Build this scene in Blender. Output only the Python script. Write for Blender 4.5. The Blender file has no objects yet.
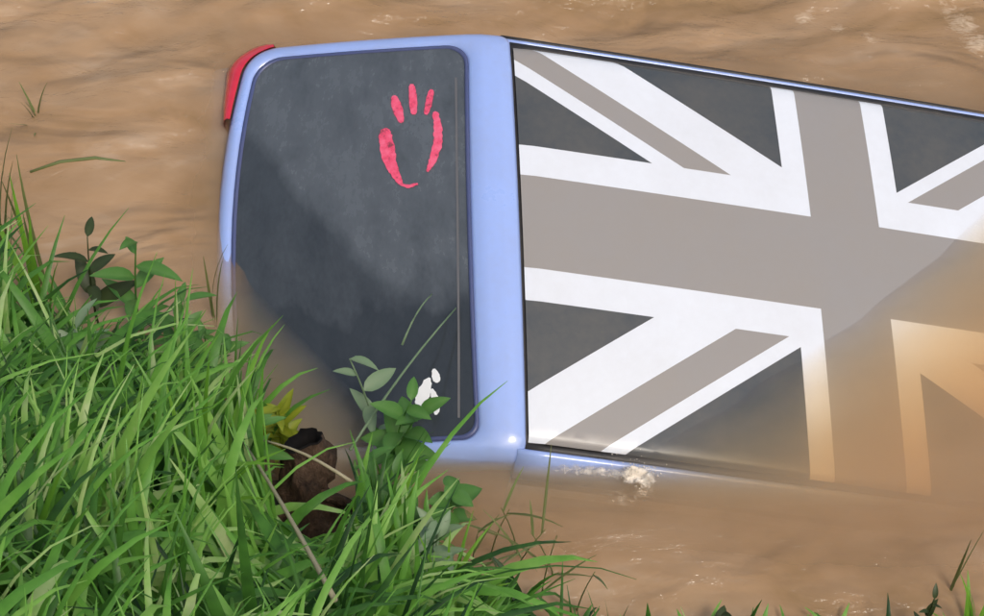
import bpy, bmesh, math, random
import numpy as np
from mathutils import Vector, Matrix, noise
from mathutils.bvhtree import BVHTree

random.seed(11)
S = bpy.context.scene
COL = S.collection

# ------------------------------------------------------------------ camera
FPX = 2000.0                      # focal length in photo pixels (984 wide)
DIP = math.radians(55.0)          # the camera looks down from the bank
RIGHT = Vector((1, 0, 0))
UP = Vector((0, math.sin(DIP), math.cos(DIP)))
FWD = Vector((0, math.cos(DIP), -math.sin(DIP)))
CAM_D = 5.6                       # metres to the near rear corner of the roof


def ray(x, y):
    return RIGHT * ((x - 492) / FPX) + UP * ((308 - y) / FPX) + FWD


ROOF_Z = 0.052                    # height of that roof corner above the water
CAM_H = -(ray(525, 440).z * CAM_D) + ROOF_Z
CAM = Vector((0, 0, CAM_H))
cam_d = bpy.data.cameras.new('camera')
cam_d.sensor_width = 36.0
cam_d.lens = 36.0 * FPX / 984
cam_d.clip_start = 0.05
cam_d.clip_end = 600
cam = bpy.data.objects.new('camera', cam_d)
cam.location = CAM
cam.rotation_euler = (math.pi / 2 - DIP, 0, 0)
COL.objects.link(cam)
S.camera = cam

# ------------------------------------------------------------------ sky, sun, exposure
SUN_EL, SUN_AZ = math.radians(60), math.radians(150)     # azimuth from +Y towards +X
world = bpy.data.worlds.new('World')
S.world = world
world.use_nodes = True
wn = world.node_tree
bg = wn.nodes['Background']
sky = wn.nodes.new('ShaderNodeTexSky')
sky.sky_type = 'NISHITA'
sky.sun_disc = False
sky.sun_elevation = SUN_EL
sky.sun_rotation = SUN_AZ
sky.air_density = 1.6
sky.dust_density = 5.0
sky.ozone_density = 1.0
wn.links.new(sky.outputs[0], bg.inputs[0])
bg.inputs[1].default_value = 0.15
sun_d = bpy.data.lights.new('sun', 'SUN')
sun_d.energy = 1.5
sun_d.angle = math.radians(14)
sun_d.color = (1.0, 0.95, 0.87)
sun = bpy.data.objects.new('sun', sun_d)
sdir = Vector((math.sin(SUN_AZ) * math.cos(SUN_EL), math.cos(SUN_AZ) * math.cos(SUN_EL), math.sin(SUN_EL)))
sun.rotation_euler = (-sdir).to_track_quat('-Z', 'Y').to_euler()
sun.location = (0, 0, 12)
COL.objects.link(sun)
S.view_settings.view_transform = 'Standard'
S.view_settings.look = 'None'
S.view_settings.exposure = -0.12
S.view_settings.gamma = 1.0
S.view_settings.use_curve_mapping = False
S.cycles.max_bounces = 10
S.cycles.volume_bounces = 4
S.cycles.transparent_max_bounces = 12
S.cycles.diffuse_bounces = 3
S.cycles.glossy_bounces = 3
S.cycles.use_denoising = True
S.cycles.use_adaptive_sampling = True
S.cycles.adaptive_threshold = 0.04


# ------------------------------------------------------------------ helpers
def px_z(x, y, z=0.0):
    """photo pixel -> point on the horizontal plane at height z"""
    r = ray(x, y)
    return CAM + r * ((z - CAM.z) / r.z)


def tag(o, label=None, cat=None, group=None, kind=None):
    if label: o['label'] = label
    if cat: o['category'] = cat
    if group: o['group'] = group
    if kind: o['kind'] = kind
    return o


def link(name, me, mats, parent=None, smooth=True):
    if smooth:
        me.polygons.foreach_set('use_smooth', [True] * len(me.polygons))
    for m in (mats if isinstance(mats, (list, tuple)) else [mats]):
        me.materials.append(m)
    o = bpy.data.objects.new(name, me)
    COL.objects.link(o)
    if parent: o.parent = parent
    return o


def mesh_obj(name, verts, faces, mats, parent=None, smooth=True, midx=None):
    me = bpy.data.meshes.new(name)
    me.from_pydata([tuple(v) for v in verts], [], faces)
    if midx: me.polygons.foreach_set('material_index', midx)
    me.update()
    return link(name, me, mats, parent, smooth)


def bm_obj(name, bm, mats, parent=None, smooth=True):
    me = bpy.data.meshes.new(name)
    bm.to_mesh(me)
    bm.free()
    return link(name, me, mats, parent, smooth)


def empty(name, loc=(0, 0, 0), rot=(0, 0, 0)):
    o = bpy.data.objects.new(name, None)
    o.empty_display_size = 0.1
    o.location = loc
    o.rotation_euler = rot
    COL.objects.link(o)
    return o


class G:
    """small node-graph helper"""
    def __init__(self, name):
        self.m = bpy.data.materials.new(name)
        self.m.use_nodes = True
        self.t = self.m.node_tree
        self.t.nodes.clear()
        self.out = self.n('ShaderNodeOutputMaterial')

    def n(self, typ, **kw):
        nd = self.t.nodes.new(typ)
        for k, v in kw.items():
            if k.startswith('i_'):
                nd.inputs[k[2:].replace('_', ' ')].default_value = v
            else:
                setattr(nd, k, v)
        return nd

    def l(self, a, b):
        self.t.links.new(a, b)

    def math(self, op, a, b=None, clamp=False):
        nd = self.n('ShaderNodeMath', operation=op)
        nd.use_clamp = clamp
        for i, v in enumerate((a, b)):
            if v is None: continue
            if isinstance(v, (int, float)): nd.inputs[i].default_value = v
            else: self.l(v, nd.inputs[i])
        return nd.outputs[0]

    def ramp(self, fac, stops):
        nd = self.n('ShaderNodeValToRGB')
        el = nd.color_ramp.elements
        while len(el) < len(stops): el.new(0.5)
        for e_, (p, c) in zip(el, stops):
            e_.position = p
            e_.color = c if len(c) == 4 else (*c, 1)
        self.l(fac, nd.inputs[0])
        return nd.outputs[0]

    def noise(self, scale, detail=4, rough=0.55, vec=None, dist=0.0):
        nd = self.n('ShaderNodeTexNoise')
        nd.inputs['Scale'].default_value = scale
        nd.inputs['Detail'].default_value = detail
        nd.inputs['Roughness'].default_value = rough
        nd.inputs['Distortion'].default_value = dist
        if vec is not None: self.l(vec, nd.inputs['Vector'])
        return nd.outputs[0]

    def coord(self, which='Object', scale=None, rot=None):
        c = self.n('ShaderNodeTexCoord').outputs[which]
        if scale is None and rot is None: return c
        mp = self.n('ShaderNodeMapping')
        if scale: mp.inputs['Scale'].default_value = scale
        if rot: mp.inputs['Rotation'].default_value = rot
        self.l(c, mp.inputs['Vector'])
        return mp.outputs[0]

    def mix(self, fac, a, b):
        nd = self.n('ShaderNodeMix', data_type='RGBA')
        for i, v in ((0, fac), (6, a), (7, b)):
            if isinstance(v, (int, float)): nd.inputs[i].default_value = v
            elif isinstance(v, tuple): nd.inputs[i].default_value = v if len(v) == 4 else (*v, 1)
            else: self.l(v, nd.inputs[i])
        return nd.outputs[2]

    def bump(self, h, strength=0.3, dist=0.01):
        nd = self.n('ShaderNodeBump')
        nd.inputs['Strength'].default_value = strength
        nd.inputs['Distance'].default_value = dist
        self.l(h, nd.inputs['Height'])
        return nd.outputs[0]

    def principled(self, base, rough=0.5, spec=0.5, metal=0.0, coat=0.0, normal=None):
        p = self.n('ShaderNodeBsdfPrincipled')
        if isinstance(base, tuple): p.inputs['Base Color'].default_value = (*base[:3], 1)
        else: self.l(base, p.inputs['Base Color'])
        if isinstance(rough, (int, float)): p.inputs['Roughness'].default_value = rough
        else: self.l(rough, p.inputs['Roughness'])
        p.inputs['Specular IOR Level'].default_value = spec
        p.inputs['Metallic'].default_value = metal
        p.inputs['Coat Weight'].default_value = coat
        p.inputs['Coat Roughness'].default_value = 0.08
        if normal is not None: self.l(normal, p.inputs['Normal'])
        return p.outputs[0]

    def done(self, sh):
        self.l(sh, self.out.inputs['Surface'])
        return self.m


# ------------------------------------------------------------------ materials
def dusty(name, col, rough=0.35, coat=0.0, dust=0.25, spec=0.5, metal=0.0, dcol=(0.30, 0.24, 0.17)):
    g = G(name)
    c = g.coord('Object')
    f = g.noise(3.0, 6, 0.6, c)
    f2 = g.noise(40.0, 3, 0.6, c)
    m = g.math('MULTIPLY', g.math('SUBTRACT', g.math('ADD', f, g.math('MULTIPLY', f2, 0.35)), 0.42), dust * 2.2, True)
    base = g.mix(m, col, dcol)
    r = g.math('ADD', g.math('MULTIPLY', m, 0.5), rough, True)
    return g.done(g.principled(base, r, spec, metal, coat))


M_PAINT = dusty('blue_paint', (0.33, 0.46, 0.87), 0.25, 0.6, 0.20)
M_WHITE = dusty('flag_white', (0.74, 0.765, 0.82), 0.30, 0.0, 0.13)
M_GREY = dusty('flag_grey', (0.30, 0.28, 0.27), 0.30, 0.0, 0.24)
M_DARK = dusty('flag_charcoal', (0.052, 0.062, 0.072), 0.28, 0.0, 0.20)
M_RUBBER = dusty('black_rubber', (0.012, 0.012, 0.015), 0.5, 0.0, 0.10)
M_SEAL = dusty('dark_blue_seal', (0.06, 0.08, 0.20), 0.35, 0.0, 0.10)
M_TRIM = dusty('grey_trim', (0.12, 0.12, 0.13), 0.4, 0.0, 0.15)
gg = G('red_sticker')
wn_ = gg.noise(38, 5, 0.7, gg.coord())
wr = gg.ramp(wn_, [(0.34, (0.25, 0.05, 0.07)), (0.44, (0.78, 0.07, 0.15)), (0.62, (0.85, 0.14, 0.24))])
M_RED = gg.done(gg.principled(wr, 0.4))
M_STICK = dusty('white_sticker', (0.82, 0.83, 0.84), 0.4, 0.0, 0.06)


def mat_glass():
    g = G('tinted_glass')
    uv = g.coord('UV')
    sep = g.n('ShaderNodeSeparateXYZ')
    g.l(uv, sep.inputs[0])
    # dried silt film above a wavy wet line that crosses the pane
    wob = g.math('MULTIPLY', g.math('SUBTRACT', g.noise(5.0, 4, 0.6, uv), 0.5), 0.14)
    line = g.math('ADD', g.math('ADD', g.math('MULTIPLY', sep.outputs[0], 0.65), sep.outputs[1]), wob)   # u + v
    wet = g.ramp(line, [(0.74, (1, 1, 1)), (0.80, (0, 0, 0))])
    plant_refl = g.ramp(g.math('ADD', sep.outputs[1], g.math('MULTIPLY', wob, 1.6)), [(0.30, (1, 1, 1)), (0.42, (0, 0, 0))])  # plant reflections painted in as darker glass towards the near side
    wet = g.math('MAXIMUM', wet, g.math('MULTIPLY', plant_refl, 1.35), False)  # wet area joined with the painted reflection
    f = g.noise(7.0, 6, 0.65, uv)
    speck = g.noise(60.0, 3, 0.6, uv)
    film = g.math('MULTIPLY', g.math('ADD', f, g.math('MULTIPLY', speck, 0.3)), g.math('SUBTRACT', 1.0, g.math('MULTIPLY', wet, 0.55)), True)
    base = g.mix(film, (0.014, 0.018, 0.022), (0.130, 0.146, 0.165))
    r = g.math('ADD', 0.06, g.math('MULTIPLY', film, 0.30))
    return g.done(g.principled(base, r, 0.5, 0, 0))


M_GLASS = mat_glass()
gg = G('side_glass')
M_SIDEGLASS = gg.done(gg.principled((0.012, 0.016, 0.02), 0.06))
gg = G('tail_lens')
M_LENS = gg.done(gg.principled(gg.mix(gg.noise(30, 2, 0.5, gg.coord()), (0.55, 0.012, 0.03), (0.72, 0.03, 0.06)), 0.12, 0.5, 0, 0.8))


def mat_leaf(name, cols, transl=0.32, rough=0.45, attr=True):
    g = G(name)
    if attr:
        a = g.n('ShaderNodeAttribute', attribute_name='tint').outputs['Fac']
    else:
        a = g.n('ShaderNodeObjectInfo').outputs['Random']
    n = g.noise(14.0, 3, 0.6, g.coord('Object'))
    fac = g.math('ADD', g.math('MULTIPLY', a, 0.85), g.math('MULTIPLY', g.math('SUBTRACT', n, 0.5), 0.5), True)
    stops = [(i / max(1, len(cols) - 1), c) for i, c in enumerate(cols)]
    c = g.ramp(fac, stops)
    p = g.principled(c, rough, 0.4)
    t = g.n('ShaderNodeBsdfTranslucent')
    g.l(c, t.inputs[0])
    mx = g.n('ShaderNodeMixShader')
    mx.inputs[0].default_value = transl
    g.l(p, mx.inputs[1])
    g.l(t.outputs[0], mx.inputs[2])
    return g.done(mx.outputs[0])


M_GRASS = mat_leaf('grass_blade', [(0.018, 0.060, 0.014), (0.060, 0.18, 0.026), (0.13, 0.34, 0.045), (0.26, 0.50, 0.10), (0.52, 0.58, 0.30)])
M_GRASSLIME = mat_leaf('young_grass_blade', [(0.11, 0.28, 0.028), (0.17, 0.38, 0.035), (0.22, 0.44, 0.06)])  # lime blades of the separate tufts
M_WEED = mat_leaf('weed_leaf', [(0.05, 0.16, 0.035), (0.10, 0.25, 0.05), (0.17, 0.31, 0.10)])
M_PALE = mat_leaf('pale_leaf', [(0.16, 0.27, 0.13), (0.24, 0.34, 0.20), (0.28, 0.37, 0.22)])
M_YELLOW = mat_leaf('yellow_leaf', [(0.16, 0.24, 0.02), (0.28, 0.33, 0.025), (0.40, 0.40, 0.04)])
M_DARKLEAF = mat_leaf('dark_leaf', [(0.035, 0.045, 0.018), (0.05, 0.075, 0.025), (0.07, 0.10, 0.04)])
M_REED = mat_leaf('olive_reed', [(0.14, 0.16, 0.05), (0.19, 0.23, 0.08), (0.22, 0.28, 0.10)])
M_STRAW = mat_leaf('dry_straw', [(0.30, 0.27, 0.16), (0.42, 0.37, 0.24), (0.36, 0.33, 0.2)], 0.1)


def mat_soil():
    g = G('wet_soil')
    c = g.coord('Object')
    a = g.noise(4, 6, 0.65, c)
    b = g.noise(35, 5, 0.7, c)
    col = g.mix(a, (0.025, 0.020, 0.012), (0.085, 0.062, 0.036))
    col = g.mix(g.math('MULTIPLY', b, 0.5), col, (0.03, 0.045, 0.015))
    return g.done(g.principled(col, 0.75, 0.3, normal=g.bump(b, 0.8, 0.02)))


M_SOIL = mat_soil()


def mat_bark():
    g = G('rotten_wood')
    c = g.coord('Object', (1, 1, 0.25))
    a = g.noise(22, 6, 0.7, c)
    b = g.noise(90, 4, 0.7, c)
    col = g.ramp(a, [(0.3, (0.018, 0.011, 0.008)), (0.55, (0.075, 0.045, 0.028)), (0.75, (0.16, 0.10, 0.07))])
    return g.done(g.principled(col, 0.8, 0.25, normal=g.bump(g.math('ADD', a, g.math('MULTIPLY', b, 0.4)), 1.0, 0.02)))


M_BARK = mat_bark()
gg = G('black_hollow')
M_HOLLOW = gg.done(gg.principled((0.006, 0.005, 0.005), 0.9, 0.2))  # near-black inside of the stump's hollow end


def mat_water():
    g = G('muddy_river')
    c = g.coord('Object')
    flow = g.coord('Object', (0.85, 1.9, 1), (0, 0, math.radians(22)))
    n1 = g.noise(3.2, 5, 0.6, flow, 0.8)
    n2 = g.noise(14, 4, 0.6, flow, 0.5)
    n3 = g.noise(60, 3, 0.6, c)
    h = g.math('ADD', g.math('ADD', n1, g.math('MULTIPLY', n2, 0.22)), g.math('MULTIPLY', n3, 0.02))
    nrm = g.bump(h, 0.55, 0.035)
    fst = g.math('ADD', 0.35, g.n('ShaderNodeAttribute', attribute_name='film').outputs['Fac'], True)
    g.l(fst, nrm.node.inputs['Strength'])
    gl = g.n('ShaderNodeBsdfGlossy')
    gl.inputs['Roughness'].default_value = 0.06
    g.l(nrm, gl.inputs['Normal'])
    tr = g.n('ShaderNodeBsdfTransparent')
    fr = g.n('ShaderNodeFresnel')
    fr.inputs['IOR'].default_value = 1.33
    g.l(nrm, fr.inputs['Normal'])
    mx = g.n('ShaderNodeMixShader')
    g.l(fr.outputs[0], mx.inputs[0])
    g.l(tr.outputs[0], mx.inputs[1])
    g.l(gl.outputs[0], mx.inputs[2])
    # drifting scum and foam: per-vertex amounts set where the current breaks
    foam = g.n('ShaderNodeAttribute', attribute_name='foam').outputs['Fac']
    fn = g.noise(26, 6, 0.72, flow, 1.2)
    fm = g.math('MULTIPLY', g.ramp(g.math('ADD', foam, g.math('SUBTRACT', fn, 0.5)), [(0.38, (0, 0, 0)), (0.75, (1, 1, 1))]), 0.85)
    df = g.n('ShaderNodeBsdfDiffuse')
    df.inputs[0].default_value = (0.66, 0.52, 0.38, 1)
    mx2 = g.n('ShaderNodeMixShader')
    g.l(fm, mx2.inputs[0])
    g.l(mx.outputs[0], mx2.inputs[1])
    g.l(df.outputs[0], mx2.inputs[2])
    # silt boiling up in the fast water: an uneven skin, absent in the slack water over the car
    film = g.n('ShaderNodeAttribute', attribute_name='film').outputs['Fac']
    s1 = g.noise(1.5, 4, 0.5, flow, 1.3)
    s2 = g.noise(4.0, 3, 0.5, flow, 1.4)
    sm = g.math('ADD', g.math('MULTIPLY', s1, 0.7), g.math('MULTIPLY', s2, 0.3))
    scol = g.ramp(sm, [(0.30, (0.31, 0.190, 0.086)), (0.45, (0.425, 0.265, 0.142)), (0.57, (0.48, 0.312, 0.180)), (0.72, (0.60, 0.44, 0.30))])
    sd = g.n('ShaderNodeBsdfDiffuse')
    g.l(scol, sd.inputs[0])
    hb = g.noise(2.2, 2.5, 0.45, flow, 0.9)
    g.l(g.bump(hb, 0.9, 0.09), sd.inputs['Normal'])
    mx3 = g.n('ShaderNodeMixShader')
    g.l(film, mx3.inputs[0])
    g.l(tr.outputs[0], mx3.inputs[1])
    g.l(sd.outputs[0], mx3.inputs[2])
    g.l(mx3.outputs[0], mx.inputs[1])
    vsn = g.n('ShaderNodeVolumeScatter')              # suspended silt
    vsn.inputs['Color'].default_value = (1, 1, 1, 1)
    vsn.inputs['Density'].default_value = 8.5
    van = g.n('ShaderNodeVolumeAbsorption')           # stained water
    van.inputs['Color'].default_value = (0.958, 0.70, 0.21, 1)
    van.inputs['Density'].default_value = 9.0
    vad = g.n('ShaderNodeAddShader')
    g.l(vsn.outputs[0], vad.inputs[0])
    g.l(van.outputs[0], vad.inputs[1])
    g.l(vad.outputs[0], g.out.inputs['Volume'])
    return g.done(mx2.outputs[0])


M_WATER = mat_water()

# ------------------------------------------------------------------ setting: ground (river bed + bank) and river
TOE_PX = [(-700, 250), (-350, 300), (-150, 330), (0, 358), (150, 408), (250, 470), (400, 545), (500, 615), (620, 662), (800, 668), (984, 655), (1300, 640), (1700, 640)]
TOE = [px_z(*p) for p in TOE_PX]


def toe_y(x):
    if x <= TOE[0].x: return TOE[0].y + (TOE[0].x - x) * 0.1
    for a, b in zip(TOE, TOE[1:]):
        if a.x <= x <= b.x:
            t = (x - a.x) / (b.x - a.x)
            return a.y + (b.y - a.y) * t
    return TOE[-1].y


def bank_z(x, y):
    d = toe_y(x) - y                      # metres landward of the water's edge
    n = noise.fractal(Vector((x * 1.6, y * 1.6, 0.3)), 0.8, 2.0, 4) * 0.10
    if d > 0:
        z = 0.80 * d
        if z > 3.1: z = 3.1 + 0.12 * (d - 3.1 / 0.80)
        return z + n * min(1, d * 2)
    return max(-2.0, 1.1 * d) + n * 0.5


def axis(lo, hi, step, far_lo, far_hi):
    a = list(np.arange(lo, hi + 1e-6, step))
    s, x = step, lo
    left = []
    while x > far_lo:
        s *= 1.35
        x -= s
        left.append(x)
    s, x = step, hi
    right = []
    while x < far_hi:
        s *= 1.35
        x += s
        right.append(x)
    return left[::-1] + a + right


def sheet(xs, ys, zf):
    nx, ny = len(xs), len(ys)
    v = [(x, y, zf(x, y)) for y in ys for x in xs]
    f = [(j * nx + i, j * nx + i + 1, (j + 1) * nx + i + 1, (j + 1) * nx + i) for j in range(ny - 1) for i in range(nx - 1)]
    return v, f


xs, ys = axis(-2.6, 2.6, 0.06, -60, 60), axis(-1.0, 4.0, 0.06, -30, 90)


def ground_z(x, y):
    z = bank_z(x, y)
    if y > 30: z += (y - 30) * 0.25      # the far bank, out of the picture
    return min(z, 4)


v, f = sheet(xs, ys, ground_z)
tag(mesh_obj('ground', v, f, M_SOIL), kind='structure', label='wet soil river bank and bed under the grass')

CAR_P0 = px_z(525, 440, ROOF_Z)


def water_z(x, y):
    p = Vector((x, y, 0))
    # current runs to the right and slightly towards the bank
    q = Vector((x * 0.9 + y * 0.35, y * 2.2 - x * 0.75, 0.0))
    far = min(1.0, max(0.0, (y - 3.6) / 0.9))
    a = 0.008 + 0.034 * far
    z = a * noise.fractal(q * 1.3, 0.9, 2.0, 4)
    z += (0.0025 + 0.009 * far) * noise.noise(q * 6.0)
    return z


xs, ys = axis(-2.3, 2.4, 0.028, -60, 60), axis(1.6, 5.6, 0.028, -20, 60)
v, f = sheet(xs, ys, lambda x, y: water_z(x, y) if (-8 < x < 8 and -2 < y < 12) else 0.0)
nx, ny = len(xs), len(ys)
nb = len(v)
# close the body of water: rim wall + flat underside
rim = [i for i in range(nx)] + [j * nx + nx - 1 for j in range(1, ny)] + [(ny - 1) * nx + i for i in range(nx - 2, -1, -1)] + [j * nx for j in range(ny - 2, 0, -1)]
v += [(v[i][0], v[i][1], -2.6) for i in rim]
k = len(rim)
for a in range(k):
    b = (a + 1) % k
    f.append((rim[b], rim[a], nb + a, nb + b))
f.append(tuple(nb + a for a in range(k - 1, -1, -1)))
river = mesh_obj('river', v, f, M_WATER)
tag(river, kind='structure', label='muddy brown flood water of the river flowing past the car')
# foam amount per vertex: top right rapids and the broken water at the car's near side
FOAM = [((805, 18), 0.05, 0.62), ((838, 30), 0.05, 0.55), ((868, 42), 0.06, 0.45), ((962, 22), 0.08, 0.6), ((978, 45), 0.08, 0.62), ((950, 4), 0.07, 0.5), ((890, 8), 0.06, 0.4),
        ((645, 492), 0.05, 0.55), ((620, 498), 0.07, 0.45), ((590, 494), 0.08, 0.35), ((540, 486), 0.09, 0.28), ((490, 482), 0.08, 0.25),
        ((262, 300), 0.05, 0.30), ((300, 318), 0.05, 0.30), ((1040, 60), 0.2, 0.45), ((1100, 20), 0.25, 0.4)]
FOAM = [(px_z(*p), r, s) for p, r, s in FOAM]
at = river.data.attributes.new('foam', 'FLOAT', 'POINT')
vals = np.zeros(len(v), np.float32)
co = np.array(v, np.float32)
for p, r, s in FOAM:
    d2 = ((co[:, 0] - p.x) ** 2 + (co[:, 1] - p.y) ** 2) / (r * r)
    vals = np.maximum(vals, s * np.exp(-d2))
at.data.foreach_set('value', vals.astype(np.float32))
fl = np.zeros(len(v), np.float32)
for i, (x, y, z) in enumerate(v):
    sx_, sy_ = (x - CAR_P0.x), (y - CAR_P0.y)
    du = max(-0.80 - sx_, 0, sx_ - 3.6)          # distance outside the car's footprint
    dv_ = max(-0.10 - (sy_ + 0.06 * sx_), 0, (sy_ + 0.06 * sx_) - 1.30)
    d = math.hypot(du, dv_)
    fl[i] = 0.75 * min(1.0, d / 0.30) ** 0.8
at = river.data.attributes.new('film', 'FLOAT', 'POINT')
at.data.foreach_set('value', fl)

# ------------------------------------------------------------------ the car
TH = math.radians(65)
LV = (RIGHT - UP * 0.145 + FWD * 0.12).normalized()                # towards the bonnet
WV = UP * math.sin(TH) + FWD * math.cos(TH)
WV = (WV - LV * WV.dot(LV)).normalized()                          # towards the far side
NV = LV.cross(WV)
CARM = Matrix(((LV.x, WV.x, NV.x, CAR_P0.x), (LV.y, WV.y, NV.y, CAR_P0.y), (LV.z, WV.z, NV.z, CAR_P0.z), (0, 0, 0, 1)))
car = empty('car')
car.matrix_world = CARM
CARI = CARM.inverted()
tag(car, 'pale blue hatchback sunk to its roof in muddy water, grey flag design on roof', 'car')
MIDV, HALF, SK = 0.645, 0.645, 0.11


def C(u, v, n):
    return Vector((u - SK * v, v, n))


# --- roof skin, cut along the edges of the flag design
ROOF_U0, ROOF_U1 = 0.012, 2.0
bm = bmesh.new()
us = np.linspace(ROOF_U0, ROOF_U1, 45)
vs = [0.0, 0.008, 0.02] + list(np.linspace(0.05, 1.24, 30)) + [1.27, 1.282, 1.29]
gv = [[bm.verts.new((u, w, 0)) for u in us] for w in vs]
for j in range(len(vs) - 1):
    for i in range(len(us) - 1):
        bm.faces.new((gv[j][i], gv[j][i + 1], gv[j + 1][i + 1], gv[j + 1][i]))
CU, CV = 1.007, 0.675
VI, VO, HI, HO = 0.107, 0.180, 0.152, 0.255
K1, K2 = -0.61, 0.73
I1 = (1.185, 1.245, 1.334, 1.49)      # upper left: thin, grey, thick
I2 = (-0.212, -0.160, -0.043, 0.135)  # lower left: thin, grey, thick


def cut(px, py, nx_, ny_):
    bmesh.ops.bisect_plane(bm, geom=bm.verts[:] + bm.edges[:] + bm.faces[:], dist=1e-5, plane_co=(px, py, 0), plane_no=(nx_, ny_, 0))


for d in (VI, VO):
    cut(CU - d, 0, 1, 0); cut(CU + d, 0, 1, 0)
for d in (HI, HO):
    cut(0, CV - d, 0, 1); cut(0, CV + d, 0, 1)
for b in I1:
    cut(0, b, -K1, 1)
    cut(2 * CU, 2 * CV - b, -K1, 1)
for b in I2:
    cut(0, b, -K2, 1)
    cut(2 * CU, 2 * CV - b, -K2, 1)


def flag(u, w):
    du, dw = u - CU, w - CV
    if abs(du) < VI or abs(dw) < HI: return 1
    if abs(du) < VO or abs(dw) < HO: return 0
    if du > 0: u, w, du, dw = 2 * CU - u, 2 * CV - w, -du, -dw
    if dw > 0:
        b = w - K1 * u
        I = I1
    else:
        b = w - K2 * u
        I = I2
    if b < I[0] or b > I[3]: return 2
    if I[1] < b < I[2]: return 1
    return 0


for fc in bm.faces:
    c = fc.calc_center_median()
    fc.material_index = flag(c.x, c.y)


def roof_n(u, w):
    t = (w - MIDV) / HALF
    e = max(0.0, abs(w - MIDV) - (HALF - 0.022)) / 0.022
    r = max(0.0, 0.03 - (u - ROOF_U0)) / 0.03
    return 0.034 * (1 - t * t) + 0.010 * (1 - ((u - 1.0) / 1.0) ** 2) - 0.012 * e * e - 0.004 * r * r


for vt in bm.verts:
    u, w = vt.co.x, vt.co.y
    vt.co = C(u, w, roof_n(u, w))
roof = bm_obj('roof', bm, [M_WHITE, M_GREY, M_DARK], car)
roof['label'] = 'roof printed with a white, grey and charcoal crossed flag design'


# --- generic lengthwise strips (profile swept along u)
def strip(name, prof, u0, u1, mat, parent, far=False, n=24, close=True):
    vs_, fs = [], []
    m = len(prof)
    for i in range(n + 1):
        u = u0 + (u1 - u0) * i / n
        for (w, z) in prof:
            w2 = 2 * MIDV - w if far else w
            vs_.append(C(u, w2, z + 0.010 * (1 - ((u - 1.0) / 1.0) ** 2)))
    for i in range(n):
        for j in range(m if close else m - 1):
            a, b = i * m + j, i * m + (j + 1) % m
            q = (a, b, b + m, a + m)
            fs.append(q if far else q[::-1])
    if close:
        fs.append(tuple(range(m)) if not far else tuple(range(m))[::-1])
        fs.append(tuple(n * m + j for j in range(m))[::-1] if not far else tuple(n * m + j for j in range(m)))
    return mesh_obj(name, vs_, fs, mat, parent)


for far in (False, True):
    strip('drip_moulding', [(0.004, -0.016), (-0.020, -0.016), (-0.024, -0.04), (0.004, -0.04)], 0.004, 2.0, M_RUBBER, car, far)
    strip('roof_rail', [(-0.018, -0.03), (-0.022, -0.022), (-0.028, -0.018), (-0.036, -0.024), (-0.040, -0.05), (-0.03, -0.12)] if far else [(-0.018, -0.03), (-0.022, -0.012), (-0.030, -0.006), (-0.040, -0.010), (-0.052, -0.028), (-0.066, -0.065), (-0.078, -0.105), (-0.03, -0.12)], -0.02, 2.0, M_PAINT, car, far)
    strip('door_seal', [(-0.038, -0.028), (-0.050, -0.030), (-0.085, -0.130), (-0.05, -0.130)] if far else [(-0.050, -0.112), (-0.081, -0.112), (-0.085, -0.130), (-0.05, -0.130)], -0.02, 2.0, M_RUBBER, car, far)
    body_side = strip('door_panel', [(-0.06, -0.131), (-0.088, -0.131), (-0.185, -0.50), (-0.15, -0.52)], -0.02, 2.0, M_PAINT, car, far, 10)
    for (a, b) in ((0.10, 0.98), (1.06, 1.92)):
        strip('side_window', [(-0.085, -0.16), (-0.101, -0.16), (-0.184, -0.475), (-0.165, -0.475)], a, b, M_SIDEGLASS, car, far, 6)

# --- tailgate surface
SL = 0.86
prof = [(0.0, 0.0)]
NS = 86
for i in range(NS):
    s = (i + 0.5) * SL / NS
    if s < 0.13: ang = 3 + (24 - 3) * (s / 0.13) ** 1.2
    else: ang = 24 + 6 * (s - 0.13) / (SL - 0.13)
    a = math.radians(ang)
    prof.append((prof[-1][0] - math.cos(a) * SL / NS, prof[-1][1] - math.sin(a) * SL / NS))


def tg_hw(s):
    return 0.686 + 0.032 * max(0, min(1, s / SL))


def T(s, t, off=0.0):
    """tailgate skin: s metres down from the roof edge, t -1..1 across, off = metres out of the skin"""
    x = max(0.0, min(NS - 1e-6, s / SL * NS))
    i = int(x)
    fr = x - i
    u = prof[i][0] * (1 - fr) + prof[i + 1][0] * fr
    n = prof[i][1] * (1 - fr) + prof[i + 1][1] * fr
    if s > SL: u -= (s - SL) * 0.9; n -= (s - SL) * 0.43
    if s < 0: u -= s
    bow = max(0, 1 - t * t)
    u -= 0.085 * max(0, s / SL) * bow
    n += 0.034 * bow
    e = max(0, abs(t) - 0.90) / 0.10
    n -= 0.016 * e * e
    ang = math.radians(22 if s > 0.13 else 8)
    return C(u - math.sin(ang) * off, MIDV + t * tg_hw(s), n + math.cos(ang) * off)


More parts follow.
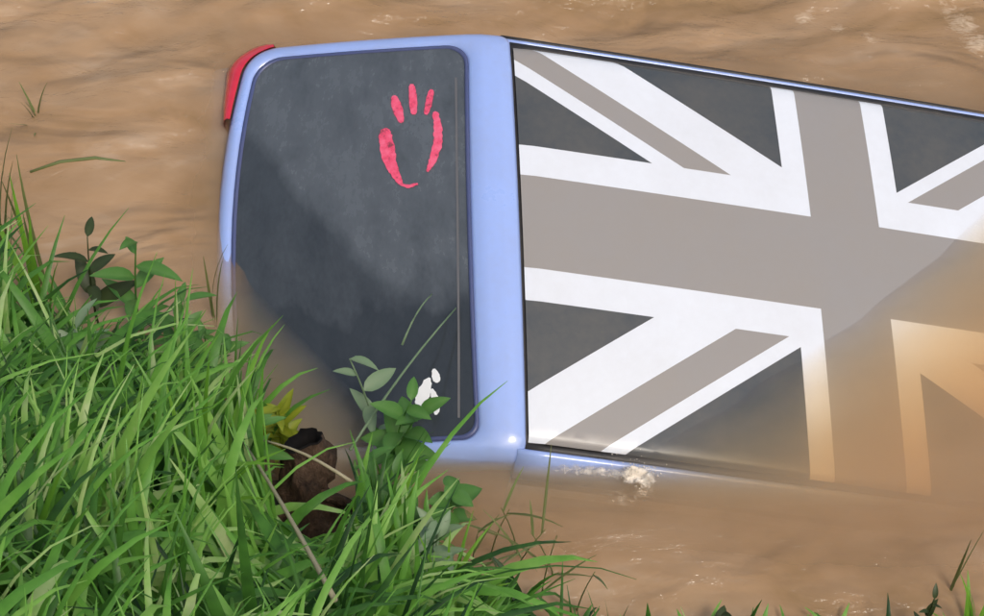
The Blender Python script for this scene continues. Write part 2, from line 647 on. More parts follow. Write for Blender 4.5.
def rrect(s0, s1, w0, w1, radii, k=9, side=14):
    """rounded outline in (s, w) with w a fraction of half width*0.69 m, radii (s0w0, s1w0, s1w1, s0w1) in metres"""
    H = 0.69
    W0, W1 = w0 * H, w1 * H
    pts = []
    cs = [(s0, W0, radii[0], 180), (s1, W0, radii[1], 270), (s1, W1, radii[2], 0), (s0, W1, radii[3], 90)]
    sg = [(1, 1), (-1, 1), (-1, -1), (1, -1)]
    corners = []
    for (s, w, r, a0), (a, b) in zip(cs, sg):
        cx, cw = s + a * r, w + b * r
        corners.append([(cx + r * math.cos(math.radians(a0 + 90 * q / k)), cw + r * math.sin(math.radians(a0 + 90 * q / k))) for q in range(k + 1)])
    for i in range(4):
        pts += corners[i]
        p, q = corners[i][-1], corners[(i + 1) % 4][0]
        pts += [(p[0] + (q[0] - p[0]) * z / side, p[1] + (q[1] - p[1]) * z / side) for z in range(1, side)]
    return [(s, w / H) for s, w in pts]


def rings(name, rr, mat, parent, uvs=False, cap=False):
    """rr: list of (outline, offset); lofted in order"""
    vs_, fs, m = [], [], len(rr[0][0])
    st = []
    for out, off in rr:
        for (s, t) in out:
            vs_.append(T(s, t, off))
            st.append((s, t))
    for r in range(len(rr) - 1):
        for j in range(m):
            a, b = r * m + j, r * m + (j + 1) % m
            fs.append((a, b, b + m, a + m))
    if cap:
        fs.append(tuple((len(rr) - 1) * m + j for j in range(m)))
    o = mesh_obj(name, vs_, fs, mat, parent)
    if uvs:
        ul = o.data.uv_layers.new(name='UVMap')
        for lp in o.data.loops:
            s, t = st[lp.vertex_index]
            ul.data[lp.index].uv = ((0.80 - s) / 0.68, (t + 1) / 2)
    return o


OUT = rrect(0.0, SL, -1.0, 1.0, (0.045, 0.10, 0.10, 0.03))
OUT2 = rrect(0.008, SL - 0.01, -0.987, 0.987, (0.045, 0.10, 0.10, 0.03))
SKIRT = rrect(-0.004, SL + 0.012, -1.012, 1.012, (0.045, 0.11, 0.11, 0.03))
GL = rrect(0.128, 0.822, -0.935, 0.925, (0.05, 0.09, 0.085, 0.07))
GLM = rrect(0.118, 0.830, -0.948, 0.938, (0.055, 0.095, 0.09, 0.075))
GLI = rrect(0.140, 0.810, -0.92, 0.91, (0.045, 0.085, 0.08, 0.065))
MID1 = [((a[0] * 2 + b[0]) / 3, (a[1] * 2 + b[1]) / 3) for a, b in zip(OUT2, GLM)]
MID2 = [((a[0] + b[0] * 2) / 3, (a[1] + b[1] * 2) / 3) for a, b in zip(OUT2, GLM)]
tail = rings('tailgate', [(SKIRT, -0.09), (SKIRT, -0.02), (OUT, -0.006), (OUT2, 0.0), (MID1, 0.002), (MID2, 0.002), (GLM, 0.0), (GL, -0.010), (GLI, -0.03)], M_PAINT, car)
tail['label'] = 'pale blue tailgate frame around the rear window'
rings('window_seal', [(GL, -0.009), (GL, -0.003), (GLI, -0.003), (GLI, -0.02)], M_SEAL, tail)
cen = (0.475, 0.0)
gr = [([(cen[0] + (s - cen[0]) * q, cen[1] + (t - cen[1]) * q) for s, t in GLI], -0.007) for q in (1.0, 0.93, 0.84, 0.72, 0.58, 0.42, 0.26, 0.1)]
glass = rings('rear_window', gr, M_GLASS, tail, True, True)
glass['label'] = 'silt-filmed dark rear window'
bpy.context.view_layer.update()
bv = BVHTree.FromPolygons([CARM @ v_.co for v_ in glass.data.vertices], [tuple(p.vertices) for p in glass.data.polygons])


def on_glass(x, y, lift=0.0025):
    r = ray(x, y).normalized()
    hit, nr, _, _ = bv.ray_cast(CAM, r)
    if nr.dot(r) > 0: nr = -nr
    return CARI @ (hit + nr * lift)


def stroke(vs_, fs, path, widths, sub=4, jag=0.0):
    pts = []
    for i in range(len(path) - 1):
        for q in range(sub):
            t = q / sub
            pts.append((path[i][0] * (1 - t) + path[i + 1][0] * t, path[i][1] * (1 - t) + path[i + 1][1] * t, widths[i] * (1 - t) + widths[i + 1] * t))
    pts.append((*path[-1], widths[-1]))
    b = len(vs_)
    for i, (x, y, w) in enumerate(pts):
        p, q = pts[max(0, i - 1)], pts[min(len(pts) - 1, i + 1)]
        dx, dy = q[0] - p[0], q[1] - p[1]
        L = math.hypot(dx, dy) or 1
        nx_, ny_ = -dy / L, dx / L
        w1, w2 = w * (1 + random.uniform(-jag, jag)) / 2, w * (1 + random.uniform(-jag, jag)) / 2
        vs_ += [on_glass(x + nx_ * w1, y + ny_ * w1), on_glass(x - nx_ * w2, y - ny_ * w2)]
    for i in range(len(pts) - 1):
        a = b + 2 * i
        fs.append((a, a + 1, a + 3, a + 2))


vs_, fs = [], []
stroke(vs_, fs, [(384, 129), (385, 132), (386, 139), (387.5, 149), (390, 161), (395, 173), (400, 182), (402, 185)], [5, 11, 14, 15, 13, 9, 6, 3], 5, 0.10)
stroke(vs_, fs, [(401, 185), (409, 187), (418, 184)], [2.5, 3.5, 2], 5, 0.2)
stroke(vs_, fs, [(394, 96), (394.5, 98), (396, 104), (398.5, 112), (401.5, 121), (402.5, 123)], [3, 6.5, 9.5, 10, 6, 3], 5, 0.06)
stroke(vs_, fs, [(412, 84.5), (412, 87), (413, 95), (413.5, 105), (414, 113), (414, 115)], [3, 6, 7.5, 8, 6, 3], 5, 0.06)
stroke(vs_, fs, [(432, 90), (431.5, 92), (430, 98), (428.5, 106), (426.5, 113), (426, 115)], [3, 5.5, 6.5, 6.5, 5, 2.5], 5, 0.06)
stroke(vs_, fs, [(434.5, 112), (435.5, 114), (437.5, 122), (438.5, 133), (437.5, 147), (433, 160), (429, 169), (427.5, 172)], [3, 6, 7.5, 8.5, 8.5, 7, 4, 2], 5, 0.22)
hp = mesh_obj('handprint_sticker', vs_, fs, M_RED, tail)
hp['label'] = 'bright pink-red hand outline sticker on the rear window'
vs_, fs = [], []
stroke(vs_, fs, [(434, 369), (434.5, 371), (436, 376), (437, 381), (437, 383)], [2, 5, 8, 7, 2], 4, 0.1)
stroke(vs_, fs, [(430, 378), (428, 382), (424.5, 392), (421.5, 402), (420, 408), (419.5, 410)], [2, 8, 13, 13, 9, 3], 4, 0.12)
stroke(vs_, fs, [(432, 389), (433.5, 393), (436, 402), (436.5, 411), (436, 415)], [2, 5, 8.5, 7, 2], 4, 0.12)
mesh_obj('white_sticker', vs_, fs, M_STICK, tail)
vs_, fs = [], []
stroke(vs_, fs, [(456, 78), (457, 160), (458, 250), (459, 340), (459, 418)], [2.2] * 5, 6, 0.1)
mesh_obj('defroster_strip', vs_, fs, M_TRIM, tail)

# seal in the gap between roof and tailgate
vs_ = []
NW = 40
for i in range(NW + 1):
    t = -1 + 2 * i / NW
    w = MIDV + t * 0.65
    nn = 0.034 * (1 - t * t) - 0.016
    vs_ += [C(-0.012, w, nn), C(0.03, w, nn), C(0.03, w, nn - 0.03), C(-0.012, w, nn - 0.03)]
fs = []
for i in range(NW):
    for j in range(4):
        a, b = i * 4 + j, i * 4 + (j + 1) % 4
        fs.append((a, b, b + 4, a + 4))
fs += [(3, 2, 1, 0), tuple(NW * 4 + j for j in range(4))]
mesh_obj('roof_seal', vs_, fs, M_RUBBER, car)

# --- lower shell: sections along the car (u, half width, top n, bottom n)
SEC = [(-0.98, 0.66, -0.76, -1.05), (-0.95, 0.71, -0.60, -1.18), (-0.88, 0.73, -0.48, -1.22), (-0.80, 0.75, -0.46, -1.24), (-0.4, 0.80, -0.50, -1.24),
       (0.4, 0.84, -0.50, -1.24), (1.2, 0.84, -0.50, -1.24), (2.0, 0.84, -0.50, -1.24), (2.6, 0.83, -0.56, -1.24), (3.1, 0.80, -0.64, -1.22),
       (3.35, 0.74, -0.74, -1.16), (3.42, 0.66, -0.85, -1.08)]
vs_, fs = [], []
for (u, hw, nt, nbm) in SEC:
    ring = []
    for (a, b) in ((-0.86, 0), (-0.96, 0.03), (-1, 0.12), (-1, 0.5), (-0.97, 0.85), (-0.88, 1), (0.88, 1), (0.97, 0.85), (1, 0.5), (1, 0.12), (0.96, 0.03), (0.86, 0)):
        ring.append(C(u, MIDV + a * hw, nt + (nbm - nt) * b))
    vs_ += ring
m = 12
for i in range(len(SEC) - 1):
    for j in range(m):
        a, b = i * m + j, i * m + (j + 1) % m
        fs.append((a, b, b + m, a + m))
fs += [tuple(range(m))[::-1], tuple((len(SEC) - 1) * m + j for j in range(m))]
body = mesh_obj('body', vs_, fs, M_PAINT, car)
# windscreen
vs_, fs = [], []
for i in range(9):
    t = -1 + 2 * i / 8
    for q in range(7):
        r = q / 6
        vs_.append(C(2.0 + 0.72 * r + 0.05 * (1 - t * t), MIDV + t * (0.64 + 0.12 * r), 0.02 * (1 - t * t) - 0.004 - 0.555 * r))
for i in range(8):
    for q in range(6):
        a = i * 7 + q
        fs.append((a, a + 1, a + 8, a + 7))
mesh_obj('windscreen', vs_, fs, M_SIDEGLASS, car)


# tail lights wrap the rear corners outside the tailgate frame
def tail_light(sgn):
    lay = [(0.013, -0.010), (0.030, -0.006), (0.052, -0.014), (0.078, -0.040), (0.086, -0.12), (0.080, -0.24), (0.03, -0.30)]
    vs_, fs = [], []
    m_ = 0
    for g0, off in lay:
      pts_ = []
      for q0 in range(11):
        g_ = 0.012 + (g0 - 0.012) * (0.25 + 0.9 * math.sin(math.pi * min(1, (q0 + 0.5) / 11)) ** 0.7)
        ol = rrect(-0.004, SL + g_, -1.0 - g_ / 0.69, 1.0 + g_ / 0.69, (0.045, 0.10 + g_, 0.10 + g_, 0.03))
        a0 = 2 * (10 + 13) if sgn > 0 else 10 + 13
        pts_.append(ol[a0 - 2 + q0] if sgn > 0 else ol[a0 + 1 + q0])
      m_ = len(pts_)
      vs_ += [T(p[0], p[1], off) for p in pts_]
    for i in range(len(lay) - 1):
        for q in range(m_ - 1):
            a = i * m_ + q
            fs.append((a, a + 1, a + m_ + 1, a + m_))
    return mesh_obj('tail_light', vs_, fs, M_LENS, car)


tail_light(1)
tail_light(-1)
# rear bumper
vs_, fs = [], []
for i in range(21):
    t = -1 + 2 * i / 20
    for (du, n) in ((0.0, -0.80), (-0.05, -0.82), (-0.07, -0.90), (-0.07, -1.02), (-0.03, -1.10), (0.06, -1.10)):
        vs_.append(C(-1.05 + du + 0.16 * t ** 4, MIDV + t * 0.83, n))
for i in range(20):
    for j in range(5):
        a = i * 6 + j
        fs.append((a, a + 1, a + 7, a + 6))
mesh_obj('bumper', vs_, fs, M_PAINT, car)


# ------------------------------------------------------------------ vegetation
def proj(p):
    d = p - CAM
    z = d.dot(FWD)
    return 492 + FPX * d.dot(RIGHT) / z, 308 - FPX * d.dot(UP) / z


def px_bank(x, y, h=0.0):
    """photo pixel -> the point where its ray meets the bank (or the water) raised by h"""
    r = ray(x, y).normalized()
    t = 2.0
    while t < 9:
        p = CAM + r * t
        if p.z <= max(0.0, bank_z(p.x, p.y)) + h: return p
        t += 0.01
    return p


class Blades:
    def __init__(self):
        self.v, self.f, self.t = [], [], []

    def add(self, base, az, length, width, lean, curl, tint, seg=7, twist=0.0):
        """base point, azimuth of the lean, start lean and extra curl (radians)"""
        d = Vector((math.cos(az), math.sin(az), 0))
        side = Vector((-math.sin(az + twist), math.cos(az + twist), 0))
        p = Vector(base)
        b = len(self.v)
        for i in range(seg + 1):
            t = i / seg
            a = lean + curl * t * t
            if i:
                p = p + (Vector((0, 0, 1)) * math.cos(a) + d * math.sin(a)) * (length / seg)
            nrm = Vector((0, 0, 1)) * math.sin(a) - d * math.cos(a)
            w = width * 0.5 * (0.55 + 0.45 * min(1, t * 4)) * (1 - t ** 2.6) + 0.0006
            self.v += [p - side * w + nrm * (-0.25 * w), p, p + side * w + nrm * (-0.25 * w)]
            self.t += [tint] * 3
        for i in range(seg):
            q = b + 3 * i
            self.f += [(q, q + 1, q + 4, q + 3), (q + 1, q + 2, q + 5, q + 4)]
        return p

    def build(self, name, mat, parent=None):
        o = mesh_obj(name, self.v, self.f, mat, parent)
        at_ = o.data.attributes.new('tint', 'FLOAT', 'POINT')
        at_.data.foreach_set('value', [min(1, max(0, q)) for q in self.t])
        return o


rnd = random.Random(5)
big = Blades()
CLEAR = [(306, 472, 50, 66), (284, 402, 32, 38), (395, 385, 34, 42), (105, 262, 60, 34), (448, 490, 30, 24), (505, 515, 40, 45)]
n_clump = 0
for _ in range(9000):
    x = rnd.uniform(-1.75, 1.6)
    ty = toe_y(x)
    y = ty + 0.10 - rnd.random() ** 1.15 * 1.75
    z = bank_z(x, y)
    sx, sy = proj(Vector((x, y, max(z, 0))))
    if sx < -190 or sx > 1010 or sy > 860 or sy < 200: continue
    edge = (ty - y)
    if z < -0.05: continue
    keep = 0.145
    if edge < 0.15: keep = 0.15
    if sx > 560: keep = 0.07 if sx < 900 else 0.16
    elif sx > 450: keep *= 0.75
    if ((sx - 312) / 58) ** 2 + ((sy - 500) / 75) ** 2 < 1: keep *= 0.10
    patch = noise.noise(Vector((x * 3.1, y * 3.1, 4.0)))
    if rnd.random() > keep * (1.0 + 0.9 * patch): continue
    n_clump += 1
    tb = 0.46 + 0.55 * patch + rnd.uniform(-0.16, 0.16)
    k = rnd.randint(6, 13)
    scale = 1.0 if edge > 0.25 else 0.72
    if sx > 430: scale *= 0.55
    if sx > 560: scale *= 0.8
    for j in range(k):
        az = rnd.gauss(math.radians(75), 1.35)
        L = rnd.uniform(0.26, 0.62) * scale
        if rnd.random() < 0.10: L *= 1.35
        w = rnd.choice((0.008, 0.013, 0.020, 0.028, 0.036)) * rnd.uniform(0.8, 1.2) * (0.75 + 0.25 * scale)
        lean = abs(rnd.gauss(0.2, 0.28))
        curl = rnd.uniform(0.3, 2.6)
        tint = tb + rnd.uniform(-0.3, 0.3)
        if rnd.random() < 0.07: tint = 1.0
        hit_ = False
        for q_ in (0.35, 0.5, 0.65, 0.8, 1.0):
            a_ = lean + curl * q_ * q_ * 0.5
            mx_, my_ = proj(Vector((x, y, max(z, 0))) + Vector((math.cos(az), math.sin(az), 0)) * L * q_ * math.sin(a_) + Vector((0, 0, L * q_ * math.cos(a_))))
            hit_ = hit_ or any(((mx_ - cx) / ax) ** 2 + ((my_ - cy) / ay) ** 2 < 1 for cx, cy, ax, ay in CLEAR)
        if hit_ and rnd.random() < 0.975: continue
        big.add((x + rnd.gauss(0, 0.022), y + rnd.gauss(0, 0.022), max(z, -0.04) - 0.02), az, L, w, lean, curl, tint, 7, rnd.uniform(-0.5, 0.5))
tag(big.build('grass', M_GRASS), 'thick mass of long arching green grass covering the river bank', 'grass', kind='stuff')


# --- single tufts that stand out
def tuft(name, px, n, length, width, mat, label, group=None, spread=0.5, curl=(0.3, 1.2), az0=None, fan=3.0, h=0.0, seed=1, cat='grass tuft'):
    r = random.Random(seed)
    base = px_bank(*px)
    e = empty(name, base)
    for j in range(n):
        b = Blades()
        az = r.uniform(0, 2 * math.pi) if az0 is None else az0 + r.uniform(-fan / 2, fan / 2)
        b.add((r.gauss(0, 0.008), r.gauss(0, 0.008), -0.04), az, length * r.uniform(0.65, 1.05), width * r.uniform(0.75, 1.15), abs(r.gauss(0, spread * 0.5)) + 0.05,
              r.uniform(*curl), r.random(), 8, r.uniform(-0.4, 0.4))
        b.build('blade', mat, e)
    return tag(e, label, cat, group)


tuft('grass_tuft', (50, 340), 11, 0.56, 0.03, M_GRASSLIME, 'upright fan of bright green blades by the dark-leaved weed at left', spread=0.35, curl=(0.2, 0.6), seed=3)
tuft('grass_tuft', (150, 520), 10, 0.62, 0.03, M_GRASSLIME, 'bright lime grass tuft low in the middle of the left-hand grass', spread=0.5, seed=4)
tuft('grass_tuft', (205, 545), 10, 0.66, 0.028, M_GRASSLIME, 'bright lime fan of blades left of the hollow stump', spread=0.5, seed=5)
tuft('grass_tuft', (20, 610), 8, 0.7, 0.024, M_GRASSLIME, 'tall yellow-green blades in the lower left corner of the bank', spread=0.3, curl=(0.1, 0.5), seed=6)
tuft('grass_tuft', (372, 600), 7, 0.55, 0.026, M_GRASSLIME, 'light green upright blades just right of the hollow stump', spread=0.3, curl=(0.2, 0.7), seed=7)
tuft('grass_tuft', (445, 625), 9, 0.42, 0.018, M_GRASSLIME, 'fine bright grass tuft right of the upright blades by the stump', spread=0.5, seed=8)
tuft('grass_tuft', (608, 650), 3, 0.36, 0.014, M_WEED, 'lone narrow green blades rising before open brown water', spread=0.1, curl=(0.05, 0.25), seed=9)
tuft('grass_tuft', (972, 640), 12, 0.30, 0.014, M_GRASSLIME, 'small green grass tuft in the lower right corner', spread=0.7, seed=10)


def leaf_mesh(name, L, W, mat, fold=0.35, droop=0.5, n=7):
    v_, f_ = [], []
    for i in range(n + 1):
        t = i / n
        w = W * 0.5 * math.sin(math.pi * min(1, t ** 0.75)) ** 0.8 + 0.0004
        z = -droop * L * t * t * 0.5
        x = L * t * (1 - 0.12 * droop * t)
        v_ += [(x, -w, z + w * fold), (x, 0, z), (x, w, z + w * fold)]
    for i in range(n):
        q = 3 * i
        f_ += [(q, q + 3, q + 4, q + 1), (q + 1, q + 4, q + 5, q + 2)]
    me = bpy.data.meshes.new(name)
    me.from_pydata(v_, [], f_)
    me.polygons.foreach_set('use_smooth', [True] * len(f_))
    me.materials.append(mat)
    at_ = me.attributes.new('tint', 'FLOAT', 'POINT')
    at_.data.foreach_set('value', [0.35 + 0.4 * (i % 3 == 1) for i in range(len(v_))])
    return me


def tube(name, pts, radii, mat, parent=None, k=6, cap=True):
    v_, f_ = [], []
    for i, p in enumerate(pts):
        a, b = pts[max(0, i - 1)], pts[min(len(pts) - 1, i + 1)]
        d = (Vector(b) - Vector(a)).normalized()
        s_ = d.cross(Vector((0.3, 0.9, 0.2))).normalized()
        u_ = d.cross(s_)
        for q in range(k):
            th = 2 * math.pi * q / k
            v_.append(Vector(p) + (s_ * math.cos(th) + u_ * math.sin(th)) * radii[i])
    for i in range(len(pts) - 1):
        for q in range(k):
            a, b = i * k + q, i * k + (q + 1) % k
            f_.append((a, b, b + k, a + k))
    if cap:
        f_ += [tuple(range(k))[::-1], tuple((len(pts) - 1) * k + q for q in range(k))]
    o = mesh_obj(name, v_, f_, mat, parent)
    at_ = o.data.attributes.new('tint', 'FLOAT', 'POINT')
    at_.data.foreach_set('value', [0.5] * len(v_))
    return o


def weed(name, px, height, leafs, L, W, mat, label, cat='weed', group=None, lean=(0, 0), seed=1, stem_mat=None, pitch=(10, 55), start=0.25, droop=0.6, stems=1):
    r = random.Random(seed)
    base = px_bank(*px)
    e = empty(name, base)
    me = leaf_mesh('leaf', L, W, mat, droop=droop)
    for sidx in range(stems):
        l2 = Vector((lean[0] + r.gauss(0, 0.12 * (stems > 1)), lean[1] + r.gauss(0, 0.12 * (stems > 1)), 0))
        hh = height * r.uniform(0.75, 1.0) if stems > 1 else height
        pts = [Vector((0, 0, -0.05 + (hh + 0.05) * t)) + l2 * hh * t * t for t in np.linspace(0, 1, 8)]
        tube('stem', pts, [0.005 - 0.003 * t for t in np.linspace(0, 1, 8)], stem_mat or mat, e, 6)
        for j in range(leafs):
            t = start + (1 - start) * j / max(1, leafs - 1)
            x = t * 7
            i = min(6, int(x))
            p = pts[i].lerp(pts[i + 1], x - i)
            o = bpy.data.objects.new('leaf', me)
            COL.objects.link(o)
            o.parent = e
            o.location = p
            az = j * 2.4 + r.uniform(-0.4, 0.4) + sidx
            o.rotation_euler = (r.uniform(-0.4, 0.4), -math.radians(r.uniform(*pitch)), az)
            q = r.uniform(0.65, 1.1) * (1.0 if t < 0.85 else 0.7)
            o.scale = (q, q, q)
    return tag(e, label, cat, group)


weed('broadleaf_weed', (392, 475), 0.42, 9, 0.14, 0.060, M_WEED, 'leafy green weed standing in front of the rear window', lean=(0.0, 0.1), seed=2, stems=2)
weed('broadleaf_weed', (378, 440), 0.32, 6, 0.12, 0.045, M_PALE, 'pale grey-green weed leaning over the rear window', lean=(-0.2, 0.2), seed=12)
weed('yellow_weed', (283, 455), 0.26, 13, 0.10, 0.035, M_YELLOW, 'yellow-green weed at the water edge above the hollow stump', seed=4, pitch=(20, 75), stems=2)
weed('dark_leaved_weed', (98, 325), 0.34, 7, 0.15, 0.050, M_DARKLEAF, 'weed with dark brown-green drooping leaves against the brown water', lean=(0.05, 0.2), seed=5, pitch=(5, 50), start=0.35)
weed('broadleaf_weed', (140, 330), 0.36, 8, 0.15, 0.048, M_WEED, 'green weed with arching leaves right of the dark-leaved weed', lean=(0.1, 0.15), seed=6)
weed('round_leaved_weed', (448, 520), 0.16, 8, 0.10, 0.075, M_WEED, 'low round-leaved weed just below the blue tailgate corner', lean=(0.1, 0.1), seed=7, pitch=(-5, 30))
weed('broadleaf_weed', (205, 400), 0.28, 8, 0.11, 0.034, M_WEED, 'small leafy weed at the water edge left of the yellow weed', lean=(0.05, 0.15), seed=8, stems=2)
weed('broadleaf_weed', (400, 560), 0.30, 10, 0.12, 0.040, M_WEED, 'bushy green weed below the round-leaved weed', lean=(0.1, 0.05), seed=9, stems=3)
weed('dark_leaved_weed', (715, 640), 0.14, 6, 0.08, 0.04, M_DARKLEAF, 'small dark weed poking up at the bottom edge of the water', seed=10)
weed('dark_leaved_weed', (918, 640), 0.24, 7, 0.06, 0.020, M_DARKLEAF, 'thin dark weed stem left of the lower right grass tuft', seed=11, pitch=(40, 70))

weed('broadleaf_weed', (175, 385), 0.34, 9, 0.13, 0.042, M_WEED, 'leafy weed among the grass below the arching-leaved weed', lean=(0.1, 0.1), seed=21, stems=2)
weed('broadleaf_weed', (95, 420), 0.42, 9, 0.14, 0.045, M_PALE, 'pale leafy weed in the thick grass at far left', lean=(0.0, 0.1), seed=22, stems=2)
weed('broadleaf_weed', (245, 500), 0.42, 9, 0.13, 0.04, M_WEED, 'leafy weed in the grass left of the hollow stump', lean=(-0.05, 0.1), seed=23, stems=2)
weed('broadleaf_weed', (430, 600), 0.38, 10, 0.11, 0.038, M_PALE, 'pale bushy weed at the right edge of the thick grass', lean=(0.05, 0.1), seed=24, stems=3)
weed('broadleaf_weed', (385, 560), 0.36, 9, 0.12, 0.045, M_WEED, 'leafy weed close against the right side of the stump', lean=(0.1, 0.1), seed=25, stems=2)
# --- reeds standing in the shallows
rr_ = random.Random(21)


def sprig(px, h, n, label, group, mat=M_REED, w=0.007, lean=0.15, seed=0):
    r = random.Random(seed)
    base = px_z(px[0], px[1], 0)
    e = empty('reed', base)
    pts = [Vector((lean * h * t * t * r.uniform(-1, 1) * 0 + lean * h * t * t, 0, -0.12 + (h + 0.12) * t)) for t in np.linspace(0, 1, 6)]
    tube('stem', pts, [0.0032 - 0.002 * t for t in np.linspace(0, 1, 6)], mat, e, 5)
    for j in range(n):
        t = 0.35 + 0.6 * j / max(1, n - 1)
        p = pts[min(4, int(t * 5))].lerp(pts[min(4, int(t * 5)) + 1], t * 5 - int(t * 5))
        b = Blades()
        b.add((0, 0, 0), r.uniform(0, 6.28), h * r.uniform(0.4, 0.7), w, r.uniform(0.4, 0.9), r.uniform(0.1, 0.7), r.random(), 6)
        o = b.build('blade', mat, e)
        o.location = p
    return tag(e, label, 'reed', group)


for i, (x, y, h, n, ln, lb) in enumerate([
        (488, 560, 0.28, 3, 0.2, 'thin olive reed right of the round-leaved weed in the shallows'), (505, 590, 0.34, 3, 0.3, 'tall thin olive reed bending right beside the bank grass'),
        (520, 555, 0.26, 2, -0.2, 'thin olive reed bending left below the blue tailgate corner'), (540, 600, 0.36, 3, 0.1, 'tallest thin reed in the shallows below the near roof edge'),
        (556, 575, 0.24, 2, -0.3, 'short thin reed leaning left out in open brown water'), (470, 575, 0.26, 3, 0.1, 'leftmost thin reed in the shallows, close against the bank grass'),
        (575, 610, 0.22, 2, 0.2, 'rightmost short reed of the shallows, left of the lone blades')]):
    sprig((x, y), h, n, lb, 'reeds in the shallows below the car', seed=i, lean=ln)
tuft('reed', (946, 590), 2, 0.46, 0.009, M_REED, 'dark slender reed rising from brown water at lower right', spread=0.0, curl=(0.02, 0.12), seed=52, cat='reed')
tuft('reed', (38, 118), 6, 0.17, 0.008, M_REED, 'small star-shaped reed sprouting from open water at upper left', spread=1.0, curl=(0.0, 0.5), seed=41, cat='reed')
tuft('reed', (10, 305), 10, 0.85, 0.014, M_REED, 'tall olive reeds rising at the left edge above the bank grass', spread=0.18, curl=(0.05, 0.4), seed=43, cat='reed')
tuft('reed', (44, 285), 5, 0.60, 0.012, M_REED, 'few olive reed blades beside the bright fan at left, over open water', spread=0.2, curl=(0.05, 0.4), seed=47, cat='reed')
tuft('reed', (215, 320), 3, 0.36, 0.011, M_REED, 'slim yellow-green reed leaning beside the lower corner of the tailgate', spread=0.25, curl=(0.1, 0.5), seed=45, cat='reed')
# floating stem
a = [px_z(30, 172, 0.008), px_z(60, 162, 0.012), px_z(95, 158, 0.012), px_z(132, 163, 0.004)]
o = tube('floating_stem', a, [0.004, 0.006, 0.006, 0.003], M_REED)
tag(o, 'thin curved plant stem afloat on the brown water at left', 'stem')


# --- dry straws and long pale blades
def straw(name, pa, ha, pb, hb, rad, mat, label, cat):
    A, B = px_bank(*pa, ha), px_bank(*pb, hb)
    pts = [A.lerp(B, t) + Vector((0, 0, 0.03 * math.sin(math.pi * t))) for t in np.linspace(0, 1, 7)]
    o_ = tube(name, pts, [rad * (1 - 0.5 * t) for t in np.linspace(0, 1, 7)], mat)
    return tag(o_, label, cat)


straw('dry_stalk', (335, 600), 0.46, (242, 440), 0.36, 0.0065, M_STRAW, 'pale dry stalk slanting down across the hollow stump', 'stalk')
straw('dry_stalk', (352, 482), 0.44, (262, 440), 0.40, 0.005, M_STRAW, 'short straw lying across the dark end of the stump', 'stalk')
straw('fallen_straw', (350, 450), 0.22, (456, 308), 0.16, 0.0045, M_PALE, 'long pale stem slanting up across the rear window', 'stem')
straw('fallen_straw', (402, 345), 0.20, (432, 294), 0.20, 0.0035, M_PALE, 'short pale stem above the leafy weed before the window', 'stem')

# --- rotten hollow stump
A = px_bank(326, 530, 0.02)
B = px_bank(299, 441, 0.33)
st = empty('hollow_stump', A)
axis_ = (B - A)
Lg = axis_.length
zq = axis_.normalized()
xq = zq.cross(Vector((0, 1, 0.2))).normalized()
yq = zq.cross(xq)
v_, f_ = [], []
K, NR = 22, 16
for i in range(NR + 1):
    t = i / NR
    for q in range(K):
        th = 2 * math.pi * q / K
        r_ = 0.080 - 0.024 * t + 0.030 * max(0, 0.25 - t) * 4 * (0.5 + 0.5 * math.cos(3 * th))
        r_ *= 1 + 0.55 * noise.fractal(Vector((math.cos(th) * 1.3, math.sin(th) * 1.3, t * 3.2)), 0.8, 2.0, 4)
        c_ = zq * (Lg * t - 0.05 * (1 - t)) + xq * 0.02 * math.sin(t * 4)
        v_.append(c_ + (xq * math.cos(th) + yq * math.sin(th)) * r_)
for i in range(NR):
    for q in range(K):
        a, b = i * K + q, i * K + (q + 1) % K
        f_.append((a, b, b + K, a + K))
mesh_obj('bark', v_, f_, M_BARK, st)
rim_ = [Vector(p) for p in v_[NR * K:]]
cc = sum(rim_, Vector()) / K
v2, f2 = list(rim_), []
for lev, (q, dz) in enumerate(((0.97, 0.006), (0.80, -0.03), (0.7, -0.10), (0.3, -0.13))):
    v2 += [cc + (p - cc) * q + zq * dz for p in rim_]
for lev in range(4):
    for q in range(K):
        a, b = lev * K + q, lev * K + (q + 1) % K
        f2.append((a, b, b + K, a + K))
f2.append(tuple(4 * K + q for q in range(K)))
mesh_obj('hollow', v2, f2, M_HOLLOW, st)
tag(st, 'rotten brown stump with a black hollow end among the bank grass', 'stump')
for i, (dx, dy, ln) in enumerate(((0.09, -0.02, 0.2), (-0.12, 0.05, 0.22), (-0.1, -0.06, 0.2))):
    d_ = Vector((dx, dy, 0)).normalized()
    pts = [Vector((0, 0, 0.03)) + zq * 0.1 + d_ * ln * t + Vector((0, 0, -0.12 * t * t)) for t in np.linspace(0, 1, 6)]
    tube('root', pts, [0.02 - 0.012 * t for t in np.linspace(0, 1, 6)], M_BARK, st, 8)

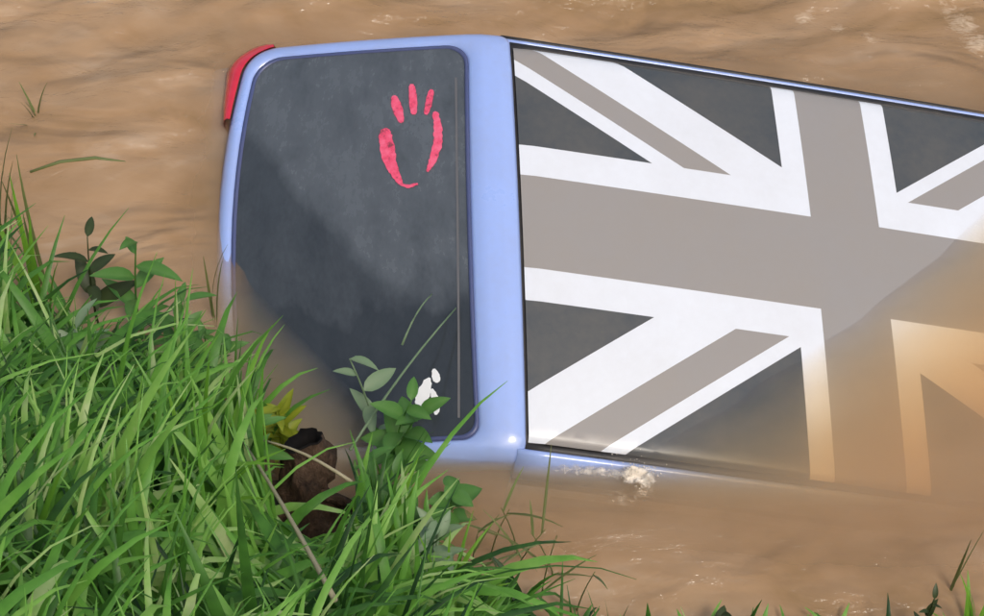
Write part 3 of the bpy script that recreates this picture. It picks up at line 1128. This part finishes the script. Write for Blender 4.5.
# --- splash where the current breaks against the roof rail
sp = px_z(640, 484, 0)
gg = G('splash_foam')
fo = gg.noise(60, 5, 0.7, gg.coord('Object'), 0.6)
am = gg.n('ShaderNodeAttribute', attribute_name='tint').outputs['Fac']
fa = gg.ramp(gg.math('ADD', am, gg.math('SUBTRACT', fo, 0.5)), [(0.20, (0, 0, 0)), (0.62, (1, 1, 1))])
mxs = gg.n('ShaderNodeMixShader')
gg.l(fa, mxs.inputs[0])
gg.l(gg.n('ShaderNodeBsdfTransparent').outputs[0], mxs.inputs[1])
gg.l(gg.principled((0.78, 0.70, 0.60), 0.45), mxs.inputs[2])
M_SPLASH = gg.done(mxs.outputs[0])
bm = bmesh.new()
tl = bm.verts.layers.float.new('tint')
r_ = random.Random(8)
NXs, NYs = 110, 50
gvs = []
for j in range(NYs + 1):
    row = []
    for i in range(NXs + 1):
        x, y = -0.34 + 0.44 * i / NXs, -0.09 + 0.18 * j / NYs
        cy = 0.02 - 0.12 * x
        g1 = math.exp(-((x - 0.0) / 0.035) ** 2 - ((y - cy) / 0.030) ** 2)
        g2 = math.exp(-((x + 0.13) / 0.12) ** 2 - ((y - cy) / 0.022) ** 2)
        nz = 0.5 + noise.fractal(Vector((x * 38, y * 38, 1.7)), 0.8, 2.0, 4)
        hh = 0.042 * g1 * max(0, nz) + 0.012 * g2 * max(0, nz)
        vt = bm.verts.new((x, y, 0.004 + hh))
        vt[tl] = 0.85 * g1 + 0.42 * g2
        row.append(vt)
    gvs.append(row)
for j in range(NYs):
    for i in range(NXs):
        bm.faces.new((gvs[j][i], gvs[j][i + 1], gvs[j + 1][i + 1], gvs[j + 1][i]))
for i in range(120):
    h_ = abs(r_.gauss(0, 0.028))
    p = Vector((r_.gauss(0.0, 0.03 + 0.3 * h_), 0.02 + r_.gauss(0, 0.018), 0.01 + h_))
    res = bmesh.ops.create_icosphere(bm, subdivisions=1, radius=r_.uniform(0.0006, 0.0022), matrix=Matrix.Translation(p))
    for q in res['verts']: q[tl] = 1.0
o = bm_obj('splash', bm, M_SPLASH)
o.location = sp
tag(o, 'small white splash where the current breaks at the near roof edge', 'splash', kind='stuff')
